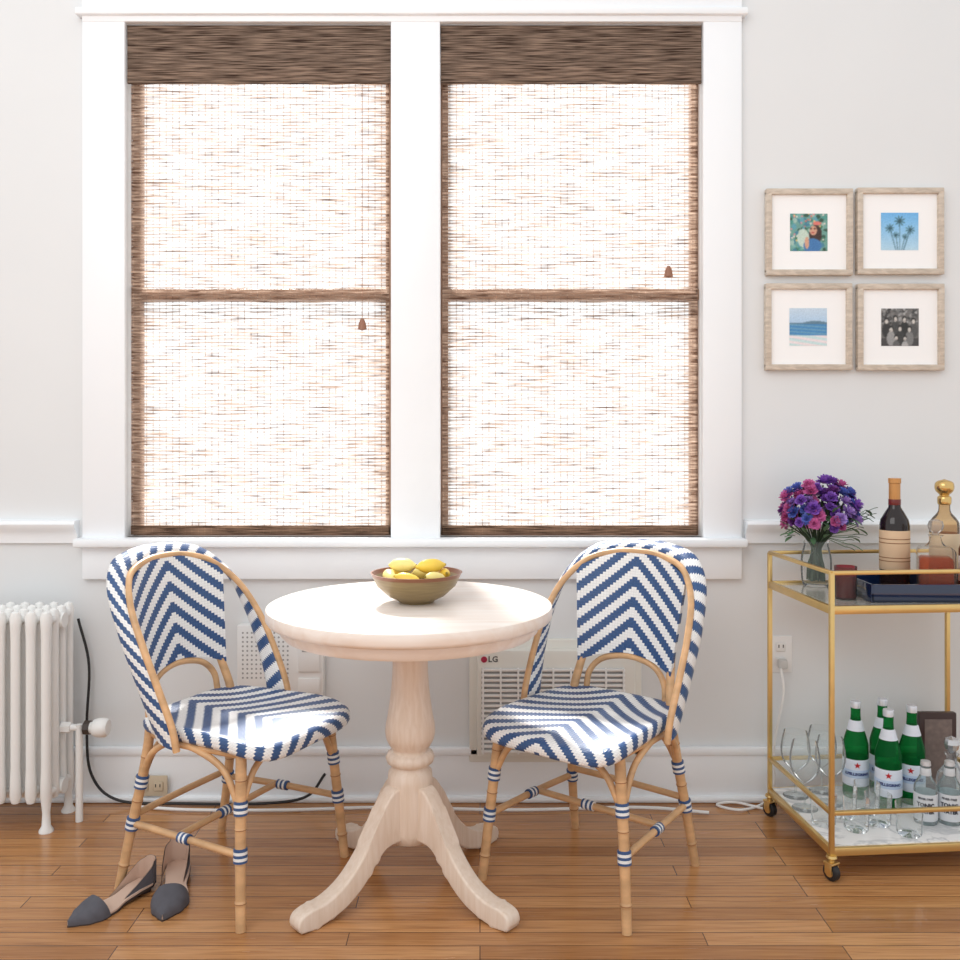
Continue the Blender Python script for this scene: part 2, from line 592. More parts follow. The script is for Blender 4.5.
# ------------------------------------------------------------------ radiator
def radiator():
    e = empty('radiator', (-1.285, -0.165, 0), label="white cast-iron column radiator with pipe valve beside the wall", cat_="radiator")
    e.scale = (1, 1, .965)
    pitch = 0.046
    sec = None
    for i in range(8):
        x = -0.022 - i * pitch
        if sec is None:
            b = B()
            for y in (-0.075, -0.025, 0.025, 0.075):
                pr = [(0.0001, 0.085), (0.012, 0.09), (0.017, 0.105), (0.016, 0.16), (0.0145, 0.2), (0.0145, 0.6), (0.016, 0.64), (0.0175, 0.668), (0.012, 0.684), (0.0001, 0.69)]
                b.lathe(pr, (0, y, 0), n=12)
            b.tube([(0, -0.078, 0.655), (0, 0.078, 0.655)], 0.014, n=10)
            b.tube([(0, -0.078, 0.115), (0, 0.078, 0.115)], 0.014, n=10)
            b.tube([(-0.023, 0, 0.115), (0.023, 0, 0.115)], 0.024, n=14)
            b.tube([(-0.023, 0, 0.645), (0.023, 0, 0.645)], 0.024, n=14)
            sec = b.make('radiator_section', M_white, e, loc=(x, 0, 0))
        else:
            dup(sec, loc=(x, 0, 0), parent=e)
    for x in (-0.022, -0.022 - 7 * pitch):
        for y in (-0.075, 0.075):
            b = B()
            b.lathe([(0.0001, 0), (0.021, 0.0), (0.021, 0.006), (0.013, 0.02), (0.011, 0.06), (0.016, 0.105), (0.0001, 0.11)], (0, 0, 0), n=14)
            b.make('foot', M_white, e, loc=(x, y, 0))
    b = B()
    b.tube([(0.0, 0, 0.3), (0.05, 0, 0.3), (0.05, 0, 0.30)], 0.011, n=12)
    b.tube([(0.045, 0, 0.0), (0.045, 0, 0.31)], 0.011, n=12)
    b.tube([(-0.01, 0, 0.3), (0.02, 0, 0.3)], 0.018, n=6)
    b.make('supply_pipe', M_white, e)
    b = B()
    R = Matrix.Rotation(math.radians(90), 3, 'Y')
    b.lathe([(0.0001, 0), (0.017, 0.0), (0.018, 0.006), (0.018, 0.02), (0.026, 0.026), (0.030, 0.04), (0.030, 0.062), (0.024, 0.070), (0.0001, 0.072)], (0.065, 0, 0.3), n=20, rot=R)
    b.lathe([(0.0001, 0), (0.023, 0.0), (0.023, 0.018), (0.0001, 0.018)], (0.062, 0, 0.3), m=1, n=8, rot=R)
    b.make('valve', [M_white, pm('dark_nut', (60, 50, 44), .4)], e)
radiator()

b = B()
b.tube([(-1.30, -0.035, 0.60), (-1.265, -0.035, 0.45), (-1.27, -0.04, 0.25), (-1.25, -0.05, 0.1), (-1.16, -0.055, 0.02), (-0.95, -0.05, 0.008), (-0.7, -0.05, 0.008), (-0.56, -0.05, 0.03), (-0.5, -0.04, 0.1)], 0.0045, n=8, smoothpts=8)
tag(b.make('power_cable', M_black), "black power cable running down the wall to the floor", "cable")
b = B()
b.tube([(-1.10, -0.075, 0.008), (-0.9, -0.10, 0.008), (-0.6, -0.10, 0.008), (-0.3, -0.08, 0.008), (0.1, -0.10, 0.008), (0.5, -0.08, 0.008), (0.72, -0.12, 0.008)], 0.005, n=8, smoothpts=8)
tag(b.make('power_cable', M_white_pl), "white power cable lying along the baseboard", "cable")
b = B()
b.tube([(0.972, -0.04, 0.44), (0.975, -0.055, 0.36), (0.95, -0.045, 0.2), (0.945, -0.05, 0.05), (0.90, -0.06, 0.008), (0.82, -0.10, 0.008), (0.76, -0.06, 0.008), (0.82, -0.05, 0.012), (0.90, -0.09, 0.008)], 0.004, n=8, smoothpts=8)
tag(b.make('power_cable', M_white_pl), "white power cord hanging from the wall outlet", "cable")

def outlet(x, z, col, label, y=0.0, horiz=False):
    w, h = (0.105, 0.066) if horiz else (0.076, 0.118)
    e = empty('wall_outlet', (x, y, z), label=label, cat_="electrical outlet")
    b = B(); b.box((0, -0.003, 0), (w, 0.006, h), bev=0.002)
    b.make('cover_plate', col, e)
    b = B()
    for k in (-1, 1):
        c = (k * 0.024, -0.008, 0) if horiz else (0, -0.008, k * 0.024)
        b.box(c, (0.032, 0.005, 0.03), bev=0.004)
        for q in (-1, 1):
            b.box((c[0] + q * 0.007, -0.0108, c[2] + 0.003), (0.003, 0.001, 0.010), m=1)
    b.make('socket', [col, M_black], e)
    return e
M_beige = pm('beige_plastic', (206, 190, 165), 0.5, var=0.02)
outlet(0.982, 0.478, M_white_pl, "white duplex wall outlet with a cord plugged in")
outlet(-1.063, 0.06, M_beige, "beige outlet mounted on the baseboard", y=-0.034, horiz=True)
b = B(); b.box((0.982, -0.0265, 0.452), (0.028, 0.03, 0.03), m=0, bev=0.006)
tag(b.make('power_plug', pm('plug_grey', (205, 205, 203), .5)), "small white plug in the wall outlet", "plug")

# wall vent box
e = empty('wall_vent_box', (-0.646, 0, 0.455), label="white perforated wall-mounted vent box with control panel", cat_="wall vent")
b = B(); b.box((0, -0.02, 0), (0.28, 0.04, 0.25), bev=0.006); b.make('housing', M_white_pl, e)
b = B()
for i in range(11):
    for j in range(11):
        b.lathe([(0.0001, 0), (0.0035, 0)], (-0.12 + i * 0.0145, -0.0405, -0.045 + j * 0.0145), n=6, rot=Matrix.Rotation(math.pi / 2, 3, 'X'))
b.make('perforated_grille', M_grey_pl, e)
b = B(); b.box((0.095, -0.043, 0.03), (0.07, 0.008, 0.11), bev=0.003); b.box((0.095, -0.048, 0.055), (0.045, 0.003, 0.03), m=1, bev=0.001)
b.box((0.095, -0.043, -0.07), (0.07, 0.006, 0.05), bev=0.003)
b.make('control_panel', [M_white_pl, M_grey_pl], e)

# air conditioner
e = empty('air_conditioner', (0.245, 0, 0.33), label="white through-wall air conditioner with slatted front grille", cat_="air conditioner")
M_ac = pm('aged_white_plastic', (232, 230, 222), 0.45, var=0.02)
b = B()
b.box((0, -0.012, 0), (0.56, 0.024, 0.40), bev=0.006)
b.box((0, -0.03, 0), (0.51, 0.05, 0.345), bev=0.008)
b.make('body', M_ac, e)
b = B()
b.box((-0.01, -0.0565, -0.02), (0.46, 0.003, 0.27), m=1)
for i in range(17):
    b.box((-0.01, -0.062, -0.15 + i * 0.0163), (0.46, 0.010, 0.0085), bev=0.002)
for k in range(9):
    b.box((-0.235 + k * .05625, -0.064, -0.02), (0.006, 0.010, 0.275), bev=0.001)
b.make('front_grille', [M_white_pl, M_grey_pl], e)
b = B()
b.lathe([(0.0001, 0.002), (0.010, 0.002), (0.010, 0)], (-0.232, -0.0555, 0.143), n=20, rot=Matrix.Rotation(math.pi / 2, 3, 'X'))
b.make('logo', pm('logo_red', (170, 30, 70), 0.4), e)
text("LG", 0.026, pm('logo_grey', (90, 90, 92), 0.5), e, (-0.203, -0.0558, 0.143), bold=0.0006)

# ------------------------------------------------------------------ picture frames
def paint(name, parent, w, h, fn, y, n=60):
    vs = [(-w / 2 + w * i / n, y, -h / 2 + h * j / n) for j in range(n + 1) for i in range(n + 1)]
    fs = [[j * (n + 1) + i, j * (n + 1) + i + 1, (j + 1) * (n + 1) + i + 1, (j + 1) * (n + 1) + i] for j in range(n) for i in range(n)]
    me = bpy.data.meshes.new(name)
    me.from_pydata(vs, [], fs)
    # colour per vertex: soft photographic transitions
    ca = me.color_attributes.new('paint', 'FLOAT_COLOR', 'POINT')
    px = [[fn(i / n, j / n) for i in range(n + 1)] for j in range(n + 1)]
    g = random.Random(1)
    for j in range(n + 1):
        for i in range(n + 1):
            acc = [0, 0, 0]; c_ = 0
            for dj in (-1, 0, 1):
                for di in (-1, 0, 1):
                    if 0 <= j + dj <= n and 0 <= i + di <= n:
                        w_ = 4 if (di == 0 and dj == 0) else 1
                        for k in range(3): acc[k] += px[j + dj][i + di][k] * w_
                        c_ += w_
            t_ = g.uniform(-9, 9)
            ca.data[j * (n + 1) + i].color = lin([max(0, min(255, a_ / c_ + t_)) for a_ in acc])
    m, nt = newmat(name + '_print')
    out = N(nt, 'ShaderNodeOutputMaterial')
    bs = N(nt, 'ShaderNodeBsdfPrincipled')
    bs.inputs['Roughness'].default_value = 0.5
    at = N(nt, 'ShaderNodeAttribute', attribute_name='paint')
    nt.links.new(at.outputs['Color'], bs.inputs['Base Color'])
    nt.links.new(bs.outputs[0], out.inputs[0])
    me.materials.append(m)
    o = bpy.data.objects.new(name, me)
    COL.objects.link(o)
    o.parent = parent
    return o

def blobs(bg, lst):
    def fn(u, v):
        c = bg(u, v)
        for (x, y, rx, ry, col) in lst:
            if ((u - x) / rx) ** 2 + ((v - y) / ry) ** 2 < 1:
                c = col
        return c
    return fn
rnd = random.Random(3)
gard = []
for i in range(90):
    gard.append((rnd.random(), rnd.random(), rnd.uniform(.03, .08), rnd.uniform(.03, .08), rnd.choice([(80, 150, 140), (60, 120, 96), (96, 160, 176), (120, 176, 170), (70, 130, 150), (50, 84, 70), (160, 190, 180)])))
for i in range(40):
    gard.append((rnd.random(), rnd.uniform(.25, 1), .025, .025, rnd.choice([(226, 110, 100), (244, 196, 120), (232, 140, 150), (240, 220, 210)])))
gard += [(.35, .35, .16, .24, (196, 214, 200)), (.68, .44, .17, .26, (64, 44, 40)), (.62, .55, .10, .13, (212, 160, 134)), (.66, .60, .03, .02, (90, 60, 50)), (.56, .60, .03, .02, (90, 60, 50)), (.61, .49, .04, .015, (180, 70, 70)), (.60, .14, .24, .2, (66, 120, 176)), (.45, .22, .06, .16, (212, 160, 134)), (.72, .74, .12, .05, (222, 120, 110))]
f_flowers = blobs(lambda u, v: (110, 160, 150), gard)
def f_palm(u, v):
    c = (112 + 70 * (1 - v), 182 + 34 * (1 - v), 236)
    for (x, y, s, fx) in ((.24, .58, .13, .40), (.50, .78, .15, .50), (.78, .54, .13, .60), (.40, .40, .10, .45), (.64, .36, .09, .55)):
        if v < y:
            tx = x + (fx - x) * (y - v) / y
            if abs(u - tx) < 0.012: c = (90, 126, 146)
        a = math.atan2(v - y, u - x); r = math.hypot(u - x, v - y)
        if r < s * (0.25 + 0.75 * abs(math.cos(4.5 * a + x * 9)) ** 2): c = (70, 112, 124) if r > s * .35 else (50, 86, 96)
    return c
def f_beach(u, v):
    if v > .60 + .06 * max(0, math.sin(u * 4 - 1.2)): return (176 + 60 * (v - .6), 206 + 30 * (v - .6), 234)
    if v > .57: return (96, 128, 148)
    if v > .28: return (86 + 26 * math.sin(v * 70 + u * 5), 146 + 16 * math.sin(v * 70 + u * 5), 190)
    return (218 - 24 * math.sin(v * 44 + u * 7), 224, 226)
fam = []
for i in range(120):
    g = rnd.choice([60, 80, 100, 120, 150, 170]); fam.append((rnd.random(), rnd.uniform(.6, 1), .035, .035, (g, g, g)))
for (x, y, s, g) in ((.14, .66, 1, 50), (.38, .72, 1, 70), (.62, .70, 1, 44), (.86, .66, 1, 84), (.26, .44, 1, 150), (.50, .46, 1, 58), (.75, .44, 1, 120), (.40, .22, .85, 96), (.63, .2, .85, 170)):
    fam += [(x, y - .24, .115 * s, .20 * s, (g, g, g)), (x, y + .015, .062 * s, .085 * s, (38, 36, 36)), (x, y - .01, .046 * s, .064 * s, (205, 200, 194)), (x, y - .035, .02, .008, (120, 110, 110))]
f_family = blobs(lambda u, v: (110, 108, 106) if v > .2 else (70, 68, 68), fam)
M_frame = wood_mat('pale_driftwood', (186, 172, 156), (218, 204, 188), 0.5, (10, 10, 30), 3)
M_mat = pm('mat_board', (250, 250, 250), 0.7, var=0.01)
def pframe(x, z, fn, label):
    e = empty('picture_frame', (x, 0, z), label=label, cat_="framed photo", group="framed square photos on the wall")
    w = 0.282; t = 0.019
    b = B()
    b.b2(-w / 2, w / 2, -0.026, -0.002, w / 2 - t, w / 2, bev=0.003)
    b.b2(-w / 2, w / 2, -0.026, -0.002, -w / 2, -w / 2 + t, bev=0.003)
    b.b2(-w / 2, -w / 2 + t, -0.0258, -0.002, -w / 2 + t / 2, w / 2 - t / 2, bev=0.003)
    b.b2(w / 2 - t, w / 2, -0.0258, -0.002, -w / 2 + t / 2, w / 2 - t / 2, bev=0.003)
    b.make('frame', M_frame, e)
    b = B(); b.b2(-w / 2 + .01, w / 2 - .01, -0.014, -0.001, -w / 2 + .01, w / 2 - .01)
    b.make('mat_board', M_mat, e)
    paint('photo_print', e, 0.122, 0.122, fn, -0.0148)
pframe(1.071, 1.854, f_flowers, "pale wood frame with white mat and colourful garden portrait")
pframe(1.367, 1.857, f_palm, "pale wood frame with white mat and palm tree photo")
pframe(1.069, 1.546, f_beach, "pale wood frame with white mat and ocean shore photo")
pframe(1.368, 1.545, f_family, "pale wood frame with black-and-white group photo")

# ------------------------------------------------------------------ table
TX, TY = -0.186, -0.56
e = empty('pedestal_table', (TX, TY, 0), label="round pale unfinished wood pedestal table with four curved feet", cat_="table")
b = B()
b.lathe([(0.0001, 0.75), (0.370, 0.75), (0.376, 0.747), (0.378, 0.740), (0.378, 0.722), (0.373, 0.714), (0.364, 0.710), (0.0001, 0.710)], n=96)
b.make('tabletop', M_tabletop, e)
b = B()
b.lathe([(0.0001, 0.712), (0.340, 0.712), (0.344, 0.70), (0.340, 0.684), (0.332, 0.676), (0.0001, 0.676)], n=96)
b.make('apron', M_tabletop, e)
b = B()
pr = [(0.0001, 0.675), (0.062, 0.675), (0.060, 0.660), (0.052, 0.650)] + [(p[0], p[1]) for p in cat([(0.049, 0.640, 0), (0.047, 0.58, 0), (0.051, 0.52, 0), (0.059, 0.46, 0), (0.066, 0.42, 0), (0.064, 0.392, 0), (0.053, 0.370, 0)], 4)] + \
     [(0.046, 0.364), (0.046, 0.357), (0.060, 0.352), (0.065, 0.340), (0.061, 0.328), (0.048, 0.320), (0.049, 0.312), (0.058, 0.302), (0.060, 0.28), (0.058, 0.15), (0.050, 0.122), (0.03, 0.114), (0.0001, 0.112)]
b.lathe(pr, n=64)
b.make('pedestal_column', M_pedestal, e, sharp=55)
top = cat([(0.040, 0.272, 0), (0.066, 0.272, 0), (0.094, 0.246, 0), (0.128, 0.192, 0), (0.170, 0.130, 0), (0.220, 0.082, 0), (0.275, 0.056, 0), (0.325, 0.050, 0), (0.350, 0.040, 0), (0.357, 0.020, 0), (0.348, 0.003, 0)], 5)
bot = cat([(0.315, 0.0, 0), (0.27, 0.006, 0), (0.215, 0.024, 0), (0.165, 0.058, 0), (0.125, 0.102, 0), (0.09, 0.130, 0), (0.040, 0.136, 0)], 5)
ol = [(p[0], p[1]) for p in top] + [(p[0], p[1]) for p in bot]
b = B(); prism(b, ol, 0.048, bev=0.006)
leg = None
for k, a in enumerate((-41, -137, 129, 51)):
    if leg is None:
        leg = b.make('leg', M_pedestal, e, rot=(0, 0, math.radians(a)), sharp=35)
    else:
        dup(leg, rot=(0, 0, math.radians(a)), parent=e)

# bowl + fruit
bx, by, bz = -0.170, -0.55, 0.75
b = B()
b.lathe([(0.0001, 0.0), (0.045, 0.0), (0.05, 0.006), (0.075, 0.018), (0.105, 0.045), (0.120, 0.076), (0.123, 0.080), (0.118, 0.080), (0.100, 0.050), (0.07, 0.026), (0.0001, 0.016)], n=64)
m_b, nt = newmat('glazed_bronze_bowl')
o_ = N(nt, 'ShaderNodeOutputMaterial'); bs = N(nt, 'ShaderNodeBsdfPrincipled'); nt.links.new(bs.outputs[0], o_.inputs[0])
tcn = N(nt, 'ShaderNodeTexCoord'); spn = N(nt, 'ShaderNodeSeparateXYZ'); nt.links.new(tcn.outputs['Object'], spn.inputs[0])
wv = N(nt, 'ShaderNodeTexNoise'); wv.inputs['Scale'].default_value = 40
mpn = N(nt, 'ShaderNodeMapping'); mpn.inputs['Scale'].default_value = (0.3, 0.3, 4); nt.links.new(tcn.outputs['Object'], mpn.inputs[0]); nt.links.new(mpn.outputs[0], wv.inputs['Vector'])
c1 = mixc(nt, wv.outputs[0], lin((110, 88, 54)), lin((160, 140, 98)))
rimf = math_node(nt, 'GREATER_THAN', spn.outputs[2], 0.070)
nt.links.new(mixc(nt, rimf, c1, lin((132, 82, 56))), bs.inputs['Base Color'])
bs.inputs['Roughness'].default_value = 0.3
tag(b.make('fruit_bowl', m_b, loc=(bx, by, bz)), "olive brown glazed ceramic bowl on the round table", "bowl")
M_lemon = pm('lemon_skin', (252, 210, 84), 0.4, var=0.08, scale=30, bump=0.2)
M_lemon2 = pm('pale_lemon_skin', (252, 230, 144), 0.4, var=0.06, scale=30, bump=0.2)
M_stemend = pm('fruit_stem_end', (150, 130, 50), 0.7)
def lemon(loc, rot, mt, label, s=1.0):
    b = B()
    pr = [(0.0001, -0.056), (0.005, -0.054), (0.009, -0.047), (0.017, -0.037), (0.023, -0.022), (0.0255, 0.0), (0.023, 0.022), (0.017, 0.037), (0.009, 0.048), (0.005, 0.055), (0.0001, 0.057)]
    pr = [(p[0], p[1], 0) for p in pr]
    pr = [(max(p[0], 0.0001) * s, p[1] * s) for p in cat(pr, 3)]
    b.lathe(pr, n=20)
    b.lathe([(0.0001, 0.059 * s), (0.003, 0.058 * s), (0.004, 0.053 * s), (0.0001, 0.052 * s)], m=1, n=8)
    o = b.make('lemon', [mt, M_stemend], loc=loc, rot=rot)
    tag(o, label, 'lemon', "fruit in the bowl")
for k in range(6):
    a = k * 2 * math.pi / 6 + 0.3
    mt = [M_lemon, M_lemon2][k % 2]
    lemon((bx + 0.073 * math.cos(a), by + 0.073 * math.sin(a), bz + 0.070), (math.radians(76), 0, a), mt, "ripe yellow lemon resting in the bowl" if k % 2 == 0 else "pale yellow lemon resting in the bowl", .70)
lemon((bx + 0.038, by - 0.010, bz + 0.098), (math.radians(88), 0.1, 1.9), M_lemon, "bright yellow lemon on top of the fruit pile", s=.74)
lemon((bx - 0.038, by + 0.002, bz + 0.098), (math.radians(88), -0.1, 1.2), M_lemon2, "pale yellow lemon on top of the fruit pile", s=.74)

# ------------------------------------------------------------------ bistro chairs
def build_chair():
    e = empty('bistro_chair', (0, 0, 0))
    b = B()
    nseg = 72
    SYC = -0.058
    def outline(a, s):
        c, s_ = math.cos(a), math.sin(a)
        n = 5.5
        r = (abs(c) ** n + abs(s_) ** n) ** (-1 / n)
        x = r * c; y = r * s_
        hw = 0.218 - 0.026 * (y * 0.5 + 0.5)
        return x * hw * s, (y * 0.230 * s + SYC)
    rings = [(0.001, .440), (.2, .440), (.4, .442), (.6, .445), (.8, .450), (.9, .454), (.955, .455), (.985, .451), (1.0, .443), (1.0, .430), (.985, .422), (.94, .416), (.5, .416), (.001, .416)]
    vs, uvs = [], []
    for (s, z) in rings:
        for j in range(nseg):
            x, y = outline(2 * math.pi * j / nseg, s)
            zz = z - 0.020 * max(0, (-y - 0.12) / 0.15) ** 2
            d = max(0.455 - z, 0) if s > .9 else 0
            r = math.hypot(x, y - SYC) + 1e-6
            vs.append((x, y, zz)); uvs.append((x * (1 + d / r), y * (1 + d / r)))
    fs = []
    for i in range(len(rings) - 1):
        for j in range(nseg):
            fs.append([i * nseg + j, i * nseg + (j + 1) % nseg, (i + 1) * nseg + (j + 1) % nseg, (i + 1) * nseg + j])
    b.add(vs, fs, 0, uvs)
    b.make('seat', M_weave, e, sharp=60)
    # backrest panel
    b = B()
    nx, nz = 28, 26
    def half(t): return 0.150 + 0.028 * t
    def surf(u, t, off):
        x = u * half(t)
        zt = 0.852 - 1.7 * x * x
        zb = 0.564 - 1.6 * x * x
        z = zb + (zt - zb) * t
        y = 0.185 + 0.062 * ((z - 0.55) / 0.33) - 1.3 * x * x + off
        return (x, y, z)
    vs, uvs = [], []
    for off in (-0.007, 0.007):
        for j in range(nz + 1):
            for i in range(nx + 1):
                p = surf(-1 + 2 * i / nx, j / nz, off)
                vs.append(p); uvs.append((p[0], p[2]))
    fs = []
    st = (nx + 1) * (nz + 1)
    for j in range(nz):
        for i in range(nx):
            a = j * (nx + 1) + i
            fs.append([a, a + 1, a + nx + 2, a + nx + 1])
            fs.append([st + a, st + a + nx + 1, st + a + nx + 2, st + a + 1])
    for i in range(nx):
        fs.append([i, st + i, st + i + 1, i + 1])
        a = nz * (nx + 1) + i
        fs.append([a, a + 1, st + a + 1, st + a])
    for j in range(nz):
        a = j * (nx + 1); fs.append([a, a + nx + 1, st + a + nx + 1, st + a])
        a = a + nx; fs.append([a, st + a, st + a + nx + 1, a + nx + 1])
    b.add(vs, fs, 0, uvs)
    b.make('backrest', M_weave, e, sharp=50)
    # wing arch
    half_p = [(.226, -.020, .408), (.229, -.006, .47), (.232, .036, .56), (.230, .09, .66), (.210, .155, .755), (.158, .213, .822), (.082, .240, .850), (0, .247, .857)]
    half_q = [(.218, .048, .425), (.228, .068, .48), (.238, .110, .58), (.240, .160, .68), (.224, .218, .785), (.170, .264, .853), (.088, .286, .877), (0, .292, .882)]
    P = half_p + [(-x, y, z) for (x, y, z) in half_p[-2::-1]]
    Q = half_q + [(-x, y, z) for (x, y, z) in half_q[-2::-1]]
    Pc, Qc = cat(P, 6), cat(Q, 6)
    b = B()
    k = len(Pc); n = 12
    vs, uvs = [], []
    L = 0
    for i in range(k):
        if i: L += ((Pc[i] + Qc[i]) / 2 - (Pc[i - 1] + Qc[i - 1]) / 2).length
        T = (Pc[min(i + 1, k - 1)] - Pc[max(i - 1, 0)]).normalized()
        ax = (Qc[i] - Pc[i]) / 2
        nn = T.cross(ax).normalized()
        c = (Pc[i] + Qc[i]) / 2
        for j in range(n):
            a = 2 * math.pi * j / n
            vs.append(c + ax * math.cos(a) + nn * 0.010 * math.sin(a))
            w = ax.length * math.cos(a)
            uvs.append((w + 5.0, L))
    fs = []
    for i in range(k - 1):
        for j in range(n):
            fs.append([i * n + j, i * n + (j + 1) % n, (i + 1) * n + (j + 1) % n, (i + 1) * n + j])
    fs.append(list(range(n))[::-1]); fs.append([(k - 1) * n + j for j in range(n)])
    b.add(vs, fs, 0, uvs)
    b.make('backrest_border', M_weave, e, sharp=60)
    b = B()
    Pp = [p + Vector((0, -0.006, -0.004)) for p in Pc]
    b.tube(Pp, 0.0092, n=10)
    b.make('arch_pole', M_rattan, e)
    def leg(pts, r, wraps, nm='leg'):
        b = B()
        pc = cat(pts, 8)
        b.tube(pc, r, n=12)
        def at(wz):
            for i in range(len(pc) - 1):
                if (pc[i].z - wz) * (pc[i + 1].z - wz) <= 0:
                    f = (wz - pc[i].z) / (pc[i + 1].z - pc[i].z + 1e-9)
                    return pc[i].lerp(pc[i + 1], f), (pc[i + 1] - pc[i]).normalized()
            return None
        for fz in (0.065, 0.235, 0.35):
            q = at(fz)
            if q:
                p, d = q
                b.tube([p - d * .008, p - d * .0015, p + d * .0015, p + d * .008], [r[0] * .98, r[0] * 1.2, r[0] * 1.2, r[0] * .98], n=12)
                b.tube([p - d * .001, p + d * .001], r[0] * 1.22, m=2, n=12)
        for wz in wraps:
            q = at(wz)
            if q:
                p, d = q
                b.tube([p - d * .0175, p - d * .016, p + d * .016, p + d * .0175], [0.0120, 0.0172, 0.0172, 0.0120], m=1, n=14)
        return b.make(nm, [M_rattan, M_wrap, M_node], e)
    for sx in (-1, 1):
        leg([(sx * .220, -.225, 0), (sx * .206, -.212, .17), (sx * .190, -.200, .34), (sx * .183, -.195, .415)], [0.0122, 0.0132, 0.014, 0.0135], (0.175, 0.285))
        leg([(sx * .196, .205, 0), (sx * .184, .170, .17), (sx * .168, .138, .34), (sx * .156, .135, .45), (sx * .142, .165, .55), (sx * .142, .180, .62)], [0.0122, 0.0132, 0.0135, 0.0125, 0.0115, 0.010], (0.175, 0.285))
    def stick(pts, r=0.0092, nm='stretcher', wr=()):
        b = B()
        pc = cat(pts, 8)
        b.tube(pc, r, n=10)
        for t in wr:
            i = int(t * (len(pc) - 2))
            d = (pc[i + 1] - pc[i]).normalized()
            b.tube([pc[i] - d * .018, pc[i] - d * .017, pc[i] + d * .017, pc[i] + d * .018], [0.008, 0.0135, 0.0135, 0.008], m=1, n=12)
        b.make(nm, [M_rattan, M_wrap], e)
    for sx in (-1, 1):
        stick([(sx * .206, -.212, .175), (sx * .196, 0, .177), (sx * .184, .170, .175)], wr=(0.5,))
        stick([(sx * .196, -.200, .285), (sx * .196, -.150, .37), (sx * .192, -.06, .405), (sx * .190, 0, .409)], .0085, 'brace')
        stick([(sx * .174, .148, .285), (sx * .180, .11, .36), (sx * .188, .05, .402), (sx * .190, 0, .409)], .0085, 'brace')
        stick([(sx * .193, -.204, .285), (sx * .145, -.205, .365), (sx * .07, -.205, .400), (0, -.205, .405)], .0085, 'brace')
        stick([(sx * .174, .148, .285), (sx * .13, .142, .36), (sx * .06, .138, .400), (0, .138, .404)], .0085, 'brace')
    stick([(-.196, 0, .177), (0, 0, .177), (.196, 0, .177)], wr=(0.5,))
    stick([(-.184, .168, .195), (0, .168, .197), (.184, .168, .195)])
    b = B()
    ring = [(-.18, -.20, .408), (0, -.21, .408), (.18, -.20, .408), (.19, -.0, .410), (.156, .136, .410), (0, .14, .410), (-.156, .136, .410), (-.19, 0, .410), (-.18, -.20, .408)]
    b.tube(ring, 0.010, n=10)
    b.make('seat_rail', M_rattan, e)
    b = B()
    b.tube([(-.128, .158, .445), (-.120, .166, .50), (-.080, .178, .540), (0, .186, .555), (.080, .178, .540), (.120, .166, .50), (.128, .158, .445)], 0.009, n=10, smoothpts=8)
    b.make('lower_back_arch', M_rattan, e)
    return e
ch = build_chair()
tag(ch, "blue and white chevron woven rattan chair near the radiator", "chair", "bistro chairs at the round table")
ch.location = (-0.683, -0.498, 0); ch.rotation_euler = (0, 0, math.radians(64))
dup(ch, loc=(0.318, -0.492, 0), rot=(0, 0, math.radians(-38)), label="blue and white chevron woven rattan chair near the bar cart")

